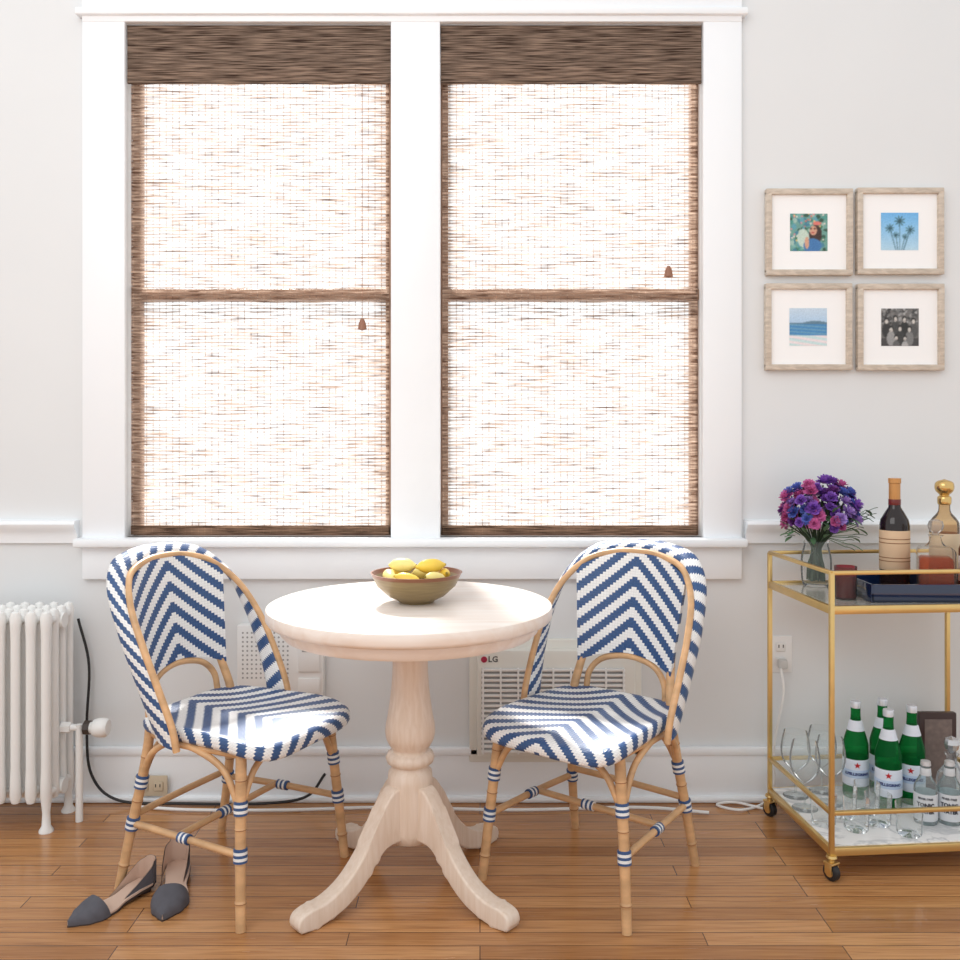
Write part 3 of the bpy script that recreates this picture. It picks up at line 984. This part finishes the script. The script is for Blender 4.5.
# ------------------------------------------------------------------ shoes
M_suede = pm('grey_suede', (86, 85, 92), 0.85, var=0.1, scale=60, bump=0.2)
M_insole = pm('nude_leather_insole', (206, 178, 160), 0.6, var=0.03)
M_sole = pm('dark_sole', (60, 48, 44), 0.6)
def shoe(loc, rot, label, sc=1.0):
    e = empty('flat_shoe', loc, rot, label, "shoe", "pair of pointed flats on the floor")
    e.scale = (sc, sc, sc)
    Ln = 0.262
    def hw(t):
        pts = [(0, 0.0), (.03, .018), (.1, .030), (.25, .030), (.42, .026), (.6, .037), (.72, .043), (.84, .035), (.94, .016), (1, .0)]
        for i in range(len(pts) - 1):
            if pts[i][0] <= t <= pts[i + 1][0]:
                a = (t - pts[i][0]) / (pts[i + 1][0] - pts[i][0])
                a = a * a * (3 - 2 * a) if 0 < i < len(pts) - 2 else a
                return pts[i][1] + (pts[i + 1][1] - pts[i][1]) * a
        return 0
    def cx(t): return 0.008 * math.sin(t * math.pi)
    def lift(t):
        return 0.014 * max(0, min(1, (0.55 - t) / 0.3)) if t < .55 else 0
    n = 30
    b = B()
    def slab(z0, z1, s, m):
        L_ = [(cx(i / n) + hw(i / n) * s, -(i / n) * Ln, lift(i / n)) for i in range(n + 1)]
        R_ = [(cx(i / n) - hw(i / n) * s, -(i / n) * Ln, lift(i / n)) for i in range(n, -1, -1)]
        ring = L_ + R_[1:-1]
        k = len(ring)
        vs = [(p[0], p[1], z0 + p[2]) for p in ring] + [(p[0], p[1], z1 + p[2]) for p in ring]
        fs = [[i, (i + 1) % k, k + (i + 1) % k, k + i] for i in range(k)]
        for i in range(n):
            a0, a1 = i, i + 1
            b0, b1 = (k - i) % k, (k - i - 1) % k
            if i == 0: fs += [[a1, a0, b1], [k + a0, k + a1, k + b1]]
            elif i == n - 1: fs += [[a1, a0, b0], [k + a0, k + a1, k + b0]]
            else: fs += [[a1, a0, b0, b1], [k + a0, k + a1, k + b1, k + b0]]
        b.add(vs, fs, m, smooth=False)
    slab(0, 0.006, 1.0, 0)
    b.lathe([(.0001, 0), (.020, 0), (.025, .016), (.0001, .018)], (cx(.1), -.034, 0), n=20)
    b.make('sole', M_sole, e)
    b = B(); slab(0.006, 0.011, 0.97, 0); b.make('insole', M_insole, e)
    def dome(t0, t1, hf, nm):
        b = B(); ns, na = 18, 16
        for (off, m) in ((0, 0), (-0.0018, 1)):
            vs = []
            for i in range(ns + 1):
                t = t0 + (t1 - t0) * i / ns
                for j in range(na + 1):
                    a = math.pi * j / na
                    w = hw(t) + 0.001 + off
                    c = math.cos(a)
                    tt = t + (1 - i / ns) * (0.06 * math.sin(a))
                    vs.append((cx(tt) + max(w, .001) * (abs(c) ** .8) * (1 if c >= 0 else -1), -tt * Ln, 0.004 + (hf(t) + off) * math.sin(a) ** .8 if 0 < j < na else 0.004))
            fs = [[i * (na + 1) + j, i * (na + 1) + j + 1, (i + 1) * (na + 1) + j + 1, (i + 1) * (na + 1) + j] for i in range(ns) for j in range(na)]
            b.add(vs, fs, m)
        b.make(nm, [M_suede, M_insole], e, sharp=70)
    dome(0.64, 0.998, lambda t: 0.013 + 0.034 * (1 - ((t - .64) / .36)), 'toe_upper')
    b = B(); pts = []
    for i in range(25):
        s = -1 + 2 * i / 24
        t = 0.46 * abs(s) ** 1.6
        hx = hw(max(t, 0.0005)) + 0.001
        if abs(s) < .25:
            hx = 0.030 * math.sin(abs(s) / .25 * math.pi / 2) * .75
            t = 0.06 * (1 - math.cos(abs(s) / .25 * math.pi / 2)) * .6
        pts.append((math.copysign(hx, s) if s else 0, -t * Ln, 0.074 * (1 - abs(s) ** 1.6) + 0.012, lift(t)))
    for (o2, m) in ((1.0, 0), (0.93, 1)):
        vs = [(p[0] * o2, p[1] - (1 - o2) * .02, 0.002 + p[3]) for p in pts] + [(p[0] * o2, p[1] - (1 - o2) * .02, max(p[2], p[3] + .006)) for p in pts]
        k = len(pts)
        fs = [[i, i + 1, k + i + 1, k + i] for i in range(k - 1)]
        b.add(vs, fs, m)
    b.make('heel_counter', [M_suede, M_insole], e, sharp=80)
    return e
shoe((-0.868, -0.568, 0), (0, 0, math.radians(-33)), "grey suede pointed flat with nude lining, toe turned outward", .95)
shoe((-0.830, -0.475, 0), (0, 0, math.radians(10)), "grey suede pointed flat with nude lining beside its pair", 1.07)

# ------------------------------------------------------------------ bar cart
CX0, CX1, CYF, CYB = 0.945, 1.530, -0.54, -0.125
CROT = math.radians(5)
hx, hy = (CX1 - CX0) / 2, (CYB - CYF) / 2
_c = Matrix.Rotation(CROT, 3, 'Z') @ Vector((hx, hy, 0))
e = empty('bar_cart', (CX0 + _c.x, CYF + _c.y, 0), (0, 0, CROT), label="gold metal two-tier bar cart on casters", cat_="bar cart")
b = B()
t = 0.0065
for sx in (-1, 1):
    for sy in (-1, 1):
        b.b2(sx * hx - t, sx * hx + t, sy * hy - t, sy * hy + t, 0.06, 0.826, bev=0.002)
for z in (0.826, 0.725, 0.180, 0.076):
    th = 0.010 if z in (0.725, 0.076) else 0.0055
    for sy in (-1, 1):
        b.b2(-hx, hx, sy * hy - t * .9, sy * hy + t * .9, z - th, z + th if th < .009 else z + .012, bev=0.0015)
    for sx in (-1, 1):
        b.b2(sx * hx - t * .9, sx * hx + t * .9, -hy, hy, z - th, z + th if th < .009 else z + .012, bev=0.0015)
b.make('frame', M_gold, e)
b = B(); b.b2(-hx + .006, hx - .006, -hy + .006, hy - .006, 0.722, 0.730)
b.make('upper_shelf', pm('mirror_shelf', (225, 222, 212), 0.15, metal=0.6, var=0.02), e)
m_m, nt = newmat('white_marble')
o_ = N(nt, 'ShaderNodeOutputMaterial'); bs = N(nt, 'ShaderNodeBsdfPrincipled'); nt.links.new(bs.outputs[0], o_.inputs[0])
nz = N(nt, 'ShaderNodeTexNoise'); nz.inputs['Scale'].default_value = 5; nz.inputs['Detail'].default_value = 8; nz.inputs['Distortion'].default_value = 2
tcn = N(nt, 'ShaderNodeTexCoord'); nt.links.new(tcn.outputs['Object'], nz.inputs['Vector'])
rp = N(nt, 'ShaderNodeValToRGB'); rp.color_ramp.elements[0].position = .44; rp.color_ramp.elements[0].color = lin((246, 246, 246)); rp.color_ramp.elements[1].position = .56; rp.color_ramp.elements[1].color = lin((246, 246, 246))
el = rp.color_ramp.elements.new(.5); el.color = lin((205, 207, 210)); nt.links.new(nz.outputs[0], rp.inputs[0]); nt.links.new(rp.outputs[0], bs.inputs['Base Color']); bs.inputs['Roughness'].default_value = .2
b = B(); b.b2(-hx + .006, hx - .006, -hy + .006, hy - .006, 0.078, 0.090)
b.make('lower_shelf', m_m, e)
for sx in (-1, 1):
    for sy in (-1, 1):
        b = B()
        b.lathe([(0.0001, 0.068), (0.013, 0.068), (0.015, 0.062), (0.008, 0.056), (0.008, 0.048), (0.0001, 0.048)], n=16)
        b.box((0, 0, 0.048), (0.032, 0.03, 0.006), bev=0.002)
        b.box((0.014, 0, 0.035), (0.003, 0.022, 0.03), bev=0.001)
        b.box((-0.014, 0, 0.035), (0.003, 0.022, 0.03), bev=0.001)
        c = b.make('caster', M_gold, e, loc=(sx * hx, sy * hy, 0), rot=(0, 0, math.radians(25)))
        b = B()
        R = Matrix.Rotation(math.pi / 2, 3, 'Y')
        b.lathe([(0.0001, -0.010), (0.019, -0.010), (0.023, -0.007), (0.023, 0.007), (0.019, 0.010), (0.0001, 0.010)], (0, 0, 0.023), n=24, rot=R)
        b.lathe([(0.0001, -0.0115), (0.012, -0.0115), (0.012, 0.0115), (0.0001, 0.0115)], (0, 0, 0.023), m=1, n=16, rot=R)
        b.make('wheel', [M_black, M_gold], c)
TZ = 0.7305

b = B()
x0, x1, y0, y1 = 1.088, 1.470, -0.455, -0.200
b.b2(x0, x1, y0, y1, TZ, TZ + .007, bev=.002)
for (a, c_, d, f) in ((x0, x1, y0, y0 + .009), (x0, x1, y1 - .009, y1), (x0, x0 + .009, y0, y1), (x1 - .009, x1, y0, y1)):
    b.b2(a, c_, d, f, TZ, TZ + .05, bev=.003)
tag(b.make('serving_tray', pm('navy_lacquer', (22, 38, 70), 0.12, var=.03, coat=.6)), "navy blue lacquered serving tray holding the liquor bottles", "tray")
BZ = TZ + .0075

def lathep(b, pc, **k): b.lathe([(max(p[0], .0001), p[1]) for p in pc], **k)
e = empty('wine_bottle', (1.232, -0.278, BZ), label="dark red wine bottle with cream label standing on the tray", cat_="wine bottle")
b = B(); b.lathe([(0.0001, .003), (.034, 0), (.041, .005), (.042, .012), (.042, .190), (.039, .206), (.028, .226), (.018, .242), (.0150, .258), (.0150, .315), (.0170, .317), (.0170, .327), (.0001, .328)], n=36)
b.make('bottle_body', pm('dark_bottle_glass', (34, 24, 24), 0.08, var=.02), e)
b = B(); b.lathe([(.0158, .258), (.0162, .26), (.0162, .313), (.0180, .315), (.0180, .329), (.0001, .3295)], n=30); b.lathe([(.0170, .250), (.0174, .251), (.0174, .266), (.0170, .267)], m=1, n=30)
b.make('foil_capsule', [pm('amber_foil', (200, 144, 84), .3, metal=.2), pm('red_foil', (110, 34, 30), .3)], e)
b = B(); b.lathe([(.0423, .060), (.0428, .061), (.0428, .175), (.0423, .176)], n=36)
b.make('bottle_label', pm('tan_paper', (216, 184, 150), .7, var=.05), e)
M_brownp = pm('brown_print', (140, 98, 64), .6)
for z in (.150, .138, .095, .085):
    b = B(); b.lathe([(.0430, z), (.0432, z + .0005), (.0432, z + .0022), (.043, z + .0026)], n=36)
    b.make('label_rule', M_brownp, e)

e = empty('decanter', (1.303, -0.382, BZ), rot=(0, 0, -.35), label="square cut-glass decanter half full of amber whiskey", cat_="decanter")
b = B(); b.box((0, 0, .070), (.098, .098, .140), bev=.016, seg=3)
b.lathe([(.030, .139), (.022, .147), (.016, .156), (.014, .166), (.021, .172), (.0001, .173)], n=24)
b.make('decanter_body', glassm('decanter_glass', (252, 250, 246), .10, 1, .04, edge=(180, 166, 150)), e)
b = B(); b.box((0, 0, .058), (.086, .086, .106), bev=.010, seg=3)
b.make('whiskey_fill', glassm('whiskey', (230, 148, 74), .10, 1, .22, edge=(170, 84, 30), milkcol=(196, 96, 34)), e)
b = B(); b.lathe([(.0001, .172), (.009, .172), (.009, .178), (.018, .186), (.022, .199), (.018, .212), (.0001, .219)], n=12); b.make('stopper', glassm('stopper_glass', (240, 236, 230), .2, 1, .15, edge=(150, 140, 130)), e)
e = empty('liquor_bottle', (1.385, -0.268, BZ), label="clear glass liquor bottle with gold stopper on the tray", cat_="liquor bottle")
b = B(); lathep(b, cat([(0.0001, .002, 0), (.036, 0, 0), (.041, .006, 0), (.041, .10, 0), (.041, .185, 0), (.036, .205, 0), (.020, .225, 0), (.016, .238, 0), (.016, .258, 0)], 3), n=32)
b.make('bottle_body', glassm('pale_amber_glass', (238, 214, 176), .15, 1, .08, edge=(150, 110, 70)), e)
b = B(); lathep(b, cat([(.0165, .250, 0), (.019, .254, 0), (.019, .272, 0), (.013, .278, 0), (.024, .290, 0), (.027, .304, 0), (.022, .318, 0), (.0001, .326, 0)], 3), n=28)
b.make('stopper', pm('gold_stopper', (214, 180, 116), .2, metal=.85), e)
b = B(); b.lathe([(.0413, .06), (.0417, .061), (.0417, .165), (.0413, .166)], n=32); b.make('bottle_label', pm('kraft_label', (222, 200, 168), .7), e)
M_brg = pm('brown_glass', (104, 50, 22), .08)
M_wpap = pm('white_paper', (236, 230, 220), .7)
e = empty('liquor_bottle', (1.412, -0.372, BZ), label="amber glass liquor bottle with dark cap on the tray", cat_="liquor bottle")
b = B(); b.lathe([(0.0001, 0), (.032, 0), (.035, .005), (.035, .13), (.028, .15), (.014, .165), (.013, .19), (.0001, .19)], n=30); b.make('bottle_body', M_brg, e)
b = B(); b.lathe([(.0155, .178), (.0155, .205), (.0001, .206)], n=20); b.make('cap', M_black, e)
b = B(); b.lathe([(.0353, .04), (.0357, .041), (.0357, .11), (.0353, .111)], n=30); b.make('bottle_label', M_wpap, e)
e = empty('candle', (1.042, -0.390, TZ), label="deep red glass votive candle on the cart", cat_="candle")
b = B(); b.lathe([(0.0001, 0), (.027, 0), (.030, .004), (.031, .092)], n=32); b.make('candle_jar', glassm('red_glass', (190, 50, 66), .2, 1, .05), e)
b = B(); b.lathe([(0.0001, .004), (.026, .004), (.026, .066), (.0001, .067)], n=24); b.tube([(0, 0, .066), (0.001, 0, .076)], .0012, m=1, n=6); b.make('wax', [pm('red_wax', (140, 34, 50), .5), M_black], e)

# vase with flowers
VX, VY = 1.035, -0.180
b = B(); lathep(b, cat([(0.0001, .002, 0), (.032, 0, 0), (.041, .008, 0), (.045, .035, 0), (.045, .085, 0), (.039, .115, 0), (.036, .128, 0), (.038, .14, 0)], 3), n=32)
tag(b.make('glass_vase', M_clear, loc=(VX, VY, TZ)), "small clear glass jar vase holding purple flowers", "vase")
e = empty('flower_bouquet', (VX, VY, TZ + .012), label="full bouquet of purple, blue and magenta flowers in the vase", cat_="flowers")
M_stem = pm('green_stem', (54, 72, 50), .5, var=.2)
M_leaf = pm('green_leaf', (92, 128, 92), .5, var=.25, scale=30)
fl_m = [pm('purple_petal', (142, 92, 192), .5, var=.3, scale=60), pm('violet_petal', (178, 144, 218), .5, var=.3, scale=60), pm('pink_petal', (208, 108, 168), .5, var=.3, scale=60), pm('blue_petal', (98, 116, 198), .5, var=.3, scale=60), pm('plum_petal', (118, 60, 138), .5, var=.3, scale=60)]
M_cent = pm('flower_centre', (90, 60, 110), .6)
r2 = random.Random(11)
protos = []
for mt in fl_m:
    b = B()
    for layer, (np_, rad, ht, tilt) in enumerate(((7, .019, .0, .15), (7, .018, .003, .6), (6, .015, .005, 1.0), (4, .010, .007, 1.3))):
        for k in range(np_):
            a = 2 * math.pi * k / np_ + layer * .45 + r2.uniform(-.15, .15)
            R = Matrix.Rotation(a, 3, 'Z')
            vs = []
            jit = r2.uniform(.85, 1.12)
            for i in range(5):
                s = i / 4
                w = .0105 * math.sin(math.pi * (0.12 + .68 * s)) * (rad / .019)
                x = rad * jit * s * math.cos(tilt); z = ht + rad * jit * s * math.sin(tilt)
                for q in (-1, -.5, 0, .5, 1):
                    ruf = .0022 * math.sin(q * 7 + i) * s
                    vs.append(R @ Vector((x + ruf, q * w, z + (.003 * q * q) + ruf)))
            fs = [[i * 5 + q, i * 5 + q + 1, (i + 1) * 5 + q + 1, (i + 1) * 5 + q] for i in range(4) for q in range(4)]
            b.add(vs, fs, 0)
    b.lathe([(.0001, .010), (.002, .009), (.003, .006), (.002, .0)], m=1, n=8)
    protos.append((b, mt))
stems = B()
meshes = {}
NB = 94
for i in range(NB):
    th = i * 2.399963 + r2.uniform(-.3, .3)
    cz = 1 - (i + .5) / NB * 1.3
    sn = math.sqrt(max(0, 1 - cz * cz))
    R_ = 0.098 * r2.uniform(.82, 1.12)
    x = R_ * 1.02 * sn * math.cos(th) + .008; y = R_ * .70 * sn * math.sin(th) - .01; z = 0.200 + R_ * (1.0 if cz > 0 else .75) * cz + (.010 * math.sin(th * 2 + 1))
    k = r2.choice([0, 0, 0, 1, 1, 2, 3, 3, 4]) if x > -.02 or r2.random() < .6 else 2
    d = Vector((x, y, (z - .16))).normalized()
    q = d.to_track_quat('Z', 'Y')
    s = r2.uniform(.75, 1.3)
    if k in meshes:
        o = meshes[k].copy(); COL.objects.link(o)
    else:
        o = protos[k][0].make('flower', [protos[k][1], M_cent], e, sharp=90); meshes[k] = o
    o.parent = e; o.location = (x, y, z); o.rotation_euler = q.to_euler(); o.scale = (s, s, s)
    if i % 2 == 0:
        bx_, by_ = r2.uniform(-.024, .024), r2.uniform(-.020, .020)
        stems.tube([(bx_, by_, .005), (bx_ * .8 + x * .05, by_ * .8, .06), (x * .20, y * .20, .12), (x * .97, y * .97, z - .004)], .0024, n=6, smoothpts=4)
stems.make('stems', M_stem, e)
b = B()
for i in range(56):
    th = r2.uniform(0, 2 * math.pi); R_ = r2.uniform(.05, .115)
    c = Vector((R_ * 1.0 * math.cos(th), -abs(R_ * .7 * math.sin(th)) if i % 3 else R_ * .3 * math.sin(th), r2.uniform(.135, .22)))
    if i < 16: c = Vector((0.080 + .07 * (i / 16), r2.uniform(-.04, .0), .125 + .007 * i + r2.uniform(-.02, .02)))
    Rm = Matrix.Rotation(r2.uniform(-.6, .6) if i < 16 else th, 3, 'Z') @ Matrix.Rotation(r2.uniform(-.9, .3), 3, 'Y')
    L_ = r2.uniform(.028, .045)
    vs = []
    for k in range(5):
        s = k / 4; w = .0085 * math.sin(math.pi * (.04 + .92 * s))
        for q_ in (-1, 0, 1):
            vs.append(Rm @ Vector((L_ * s, q_ * w, -.01 * s * s + (.002 if q_ else 0))) + c)
    b.add(vs, [[k * 3 + q_, k * 3 + q_ + 1, (k + 1) * 3 + q_ + 1, (k + 1) * 3 + q_] for k in range(4) for q_ in range(2)])
    if i < 16: b.tube([(0.02, 0, .14), c], .001, n=5)
b.make('leaves', M_leaf, e)

# lower shelf items
LZ = 0.0905
e = empty('sparkling_water_bottle', (1.215, -0.275, LZ), (0, 0, -.40), label="green glass sparkling water bottle with pale label", cat_="water bottle", group="green sparkling water bottles on the lower shelf")
e.scale = (1, 1, .97)
b = B(); lathep(b, cat([(0.0001, .004, 0), (.030, 0, 0), (.0375, .006, 0), (.0375, .05, 0), (.0375, .15, 0), (.036, .17, 0), (.026, .205, 0), (.0165, .235, 0), (.014, .26, 0), (.0135, .285, 0), (.0001, .286, 0)], 3), n=32)
b.make('bottle_body', glassm('green_glass', (92, 190, 128), .14, 1, .30, edge=(20, 92, 50), milkcol=(30, 140, 74)), e)
b = B(); b.lathe([(.0001, .2985), (.0145, .298), (.0155, .294), (.0155, .278), (.0145, .277)], n=24); b.make('cap', pm('silver_cap', (222, 228, 238), .25, metal=.4), e)
M_plabel = pm('pale_blue_label', (226, 232, 244), .6)
b = B(); b.lathe([(.0378, .040), (.0382, .041), (.0382, .122), (.0378, .123)], n=32)
b.make('bottle_label', M_plabel, e)
b = B(); b.lathe([(.0150, .240), (.0192, .236), (.0225, .222), (.0262, .2085), (.0240, .2086)], n=32)
b.make('neck_label', M_plabel, e)
b = B(); b.lathe([(.0383, .066), (.0385, .0665), (.0385, .0905), (.0383, .091)], n=32); b.make('label_band', pm('sky_band', (196, 214, 238), .6), e)
text("S.PELLEGRINO", .0118, pm('blue_print', (24, 44, 110), .6), e, (0, 0, .0785), bend=.0387, bold=.0005)
b = B()
prism(b, [(.010 * math.cos(math.pi / 2 + k * math.pi / 5) * (1 if k % 2 == 0 else .42), .010 * math.sin(math.pi / 2 + k * math.pi / 5) * (1 if k % 2 == 0 else .42)) for k in range(10)], .0012, bev=0, c=(0, -.0388, .1065))
b.make('star_emblem', pm('red_star', (196, 30, 40), .5), e)
w0 = e
dup(w0, loc=(1.152, -0.190, LZ), rot=(0, 0, -.25)); dup(w0, loc=(1.303, -0.235, LZ), rot=(0, 0, -.5)); dup(w0, loc=(1.245, -0.165, LZ), rot=(0, 0, -.3))

e = empty('tonic_bottle', (1.274, -0.382, LZ), (0, 0, -.45), label="small clear glass tonic water bottle with silver label", cat_="tonic bottle", group="small tonic water bottles on the lower shelf")
b = B(); lathep(b, cat([(0.0001, .003, 0), (.026, 0, 0), (.0315, .005, 0), (.0315, .04, 0), (.0315, .092, 0), (.029, .108, 0), (.017, .130, 0), (.0125, .147, 0), (.0125, .165, 0), (.0001, .166, 0)], 3), n=28)
b.make('bottle_body', glassm('tonic_glass', (236, 244, 244), .15, 1, .12, edge=(150, 160, 164)), e)
b = B(); b.lathe([(.0001, .175), (.013, .174), (.0145, .163), (.0135, .162)], n=20); b.make('cap', pm('silver_screw_cap', (206, 206, 208), .3, metal=.4), e)
M_slabel = pm('silver_label', (212, 216, 221), .4)
b = B(); b.lathe([(.0318, .012), (.0321, .013), (.0321, .086), (.0318, .087)], n=28)
b.make('bottle_label', M_slabel, e)
b = B(); b.lathe([(.0150, .135), (.0155, .136), (.0138, .155), (.0135, .156)], n=28)
b.make('neck_label', M_slabel, e)
text("FEVER-TREE", .0078, M_text_dark, e, (0, 0, .075), bend=.0325, bold=.0002)
text("TONIC", .0150, M_text_dark, e, (0, 0, .057), bend=.0325, bold=.0007)
text("WATER", .0135, M_text_dark, e, (0, 0, .039), bend=.0325, bold=.0007)
t0 = e
dup(t0, loc=(1.341, -0.384, LZ), rot=(0, 0, -.47)); dup(t0, loc=(1.408, -0.380, LZ), rot=(0, 0, -.5))
e = empty('crystal_decanter', (1.398, -0.285, LZ), label="clear faceted crystal decanter with ball stopper", cat_="decanter")
M_crys = glassm('crystal_glass', (246, 248, 250), .2, 1, .12, edge=(160, 166, 170))
b = B(); lathep(b, cat([(0.0001, .004, 0), (.034, 0, 0), (.040, .01, 0), (.043, .06, 0), (.038, .10, 0), (.018, .13, 0), (.014, .15, 0), (.020, .162, 0), (.0001, .163, 0)], 3), n=12); b.make('decanter_body', M_crys, e, sharp=15)
b = B(); b.lathe([(.0001, .16), (.008, .165), (.018, .175), (.022, .19), (.018, .205), (.0001, .213)], n=10); b.make('stopper', pm('silver_stopper', (200, 200, 202), .2, metal=.7), e, sharp=15)
e = empty('framed_plaque', (1.425, -0.140, LZ), label="dark wooden framed plaque standing at the back of the shelf", cat_="plaque")
b = B(); b.box((0, 0, .12), (.115, .022, .24), bev=.003); b.make('plaque_frame', pm('dark_wood_box', (58, 34, 30), .35), e)
b = B(); b.box((0, -.0115, .12), (.085, .002, .20), bev=.0005); b.make('plaque_panel', pm('mottled_print', (120, 104, 98), .6, var=.3, scale=60), e)
b = B(); lathep(b, cat([(0.0001, .002, 0), (.034, 0, 0), (.034, .002, 0), (.008, .006, 0), (.0035, .014, 0), (.0035, .07, 0), (.012, .08, 0), (.036, .105, 0), (.044, .135, 0), (.042, .165, 0), (.035, .198, 0)], 3), n=32)
w = tag(b.make('wine_glass', M_clear, loc=(0.966, -0.195, LZ)), "clear stemmed wine glass on the lower shelf", "wine glass", "stemmed glasses on the lower shelf")
for p in ((1.060, -0.158), (1.052, -0.250), (0.962, -0.288)): dup(w, loc=(p[0], p[1], LZ))
b = B(); b.lathe([(0.0001, .004), (.030, 0), (.033, .004), (.0345, .04), (.037, .085)], n=14)
w = tag(b.make('tumbler', glassm('cut_glass', (248, 250, 250), .18, 1, .10, edge=(180, 190, 196)), loc=(1.055, -0.345, LZ), sharp=15), "short clear cut-glass tumbler on the lower shelf", "tumbler", "short tumblers on the lower shelf")
for p in ((0.977, -0.395), (1.055, -0.432), (1.133, -0.395), (1.136, -0.312), (1.190, -0.462)): dup(w, loc=(p[0], p[1], LZ))

# ------------------------------------------------------------------ lights, world, camera
wd = bpy.data.worlds.new('daylight'); SC.world = wd; wd.use_nodes = True
nt = wd.node_tree
bg = nt.nodes['Background']; bg.inputs[0].default_value = (0.975, 0.99, 1.0, 1)
tcn = N(nt, 'ShaderNodeTexCoord'); spn = N(nt, 'ShaderNodeSeparateXYZ'); nt.links.new(tcn.outputs['Generated'], spn.inputs[0])
nt.links.new(maprange(nt, spn.outputs[1], .1, .6, .95, 1.5), bg.inputs[1])
def area(name, loc, target, size, energy, col=(1, 1, 1)):
    l = bpy.data.lights.new(name, 'AREA'); l.shape = 'RECTANGLE'; l.size = size[0]; l.size_y = size[1]; l.energy = energy; l.color = col
    o = bpy.data.objects.new(name, l); COL.objects.link(o); o.location = loc
    o.rotation_euler = (Vector(target) - Vector(loc)).to_track_quat('-Z', 'Y').to_euler()
    return o
area('added_fill_area', (-1.2, -2.8, 2.9), (0.3, -0.3, 0.7), (2.4, 1.8), 33, (1, .995, .99))  # added fill to lift the wall brightness, not a room lamp
sun = bpy.data.lights.new('window_sun', 'SUN'); sun.energy = 11; sun.angle = math.radians(7); sun.color = (1, .98, .95)
so = bpy.data.objects.new('window_sun', sun); COL.objects.link(so); so.rotation_euler = Vector((0.25, -1, -0.9)).to_track_quat('-Z', 'Y').to_euler()

cam = bpy.data.cameras.new('camera'); cam.lens = 34.6; cam.sensor_width = 36; cam.shift_y = -0.052
co = bpy.data.objects.new('camera', cam); COL.objects.link(co); co.location = (0, -3.02, 1.21); co.rotation_euler = (math.pi / 2, 0, 0)
SC.camera = co
SC.view_settings.view_transform = 'Standard'
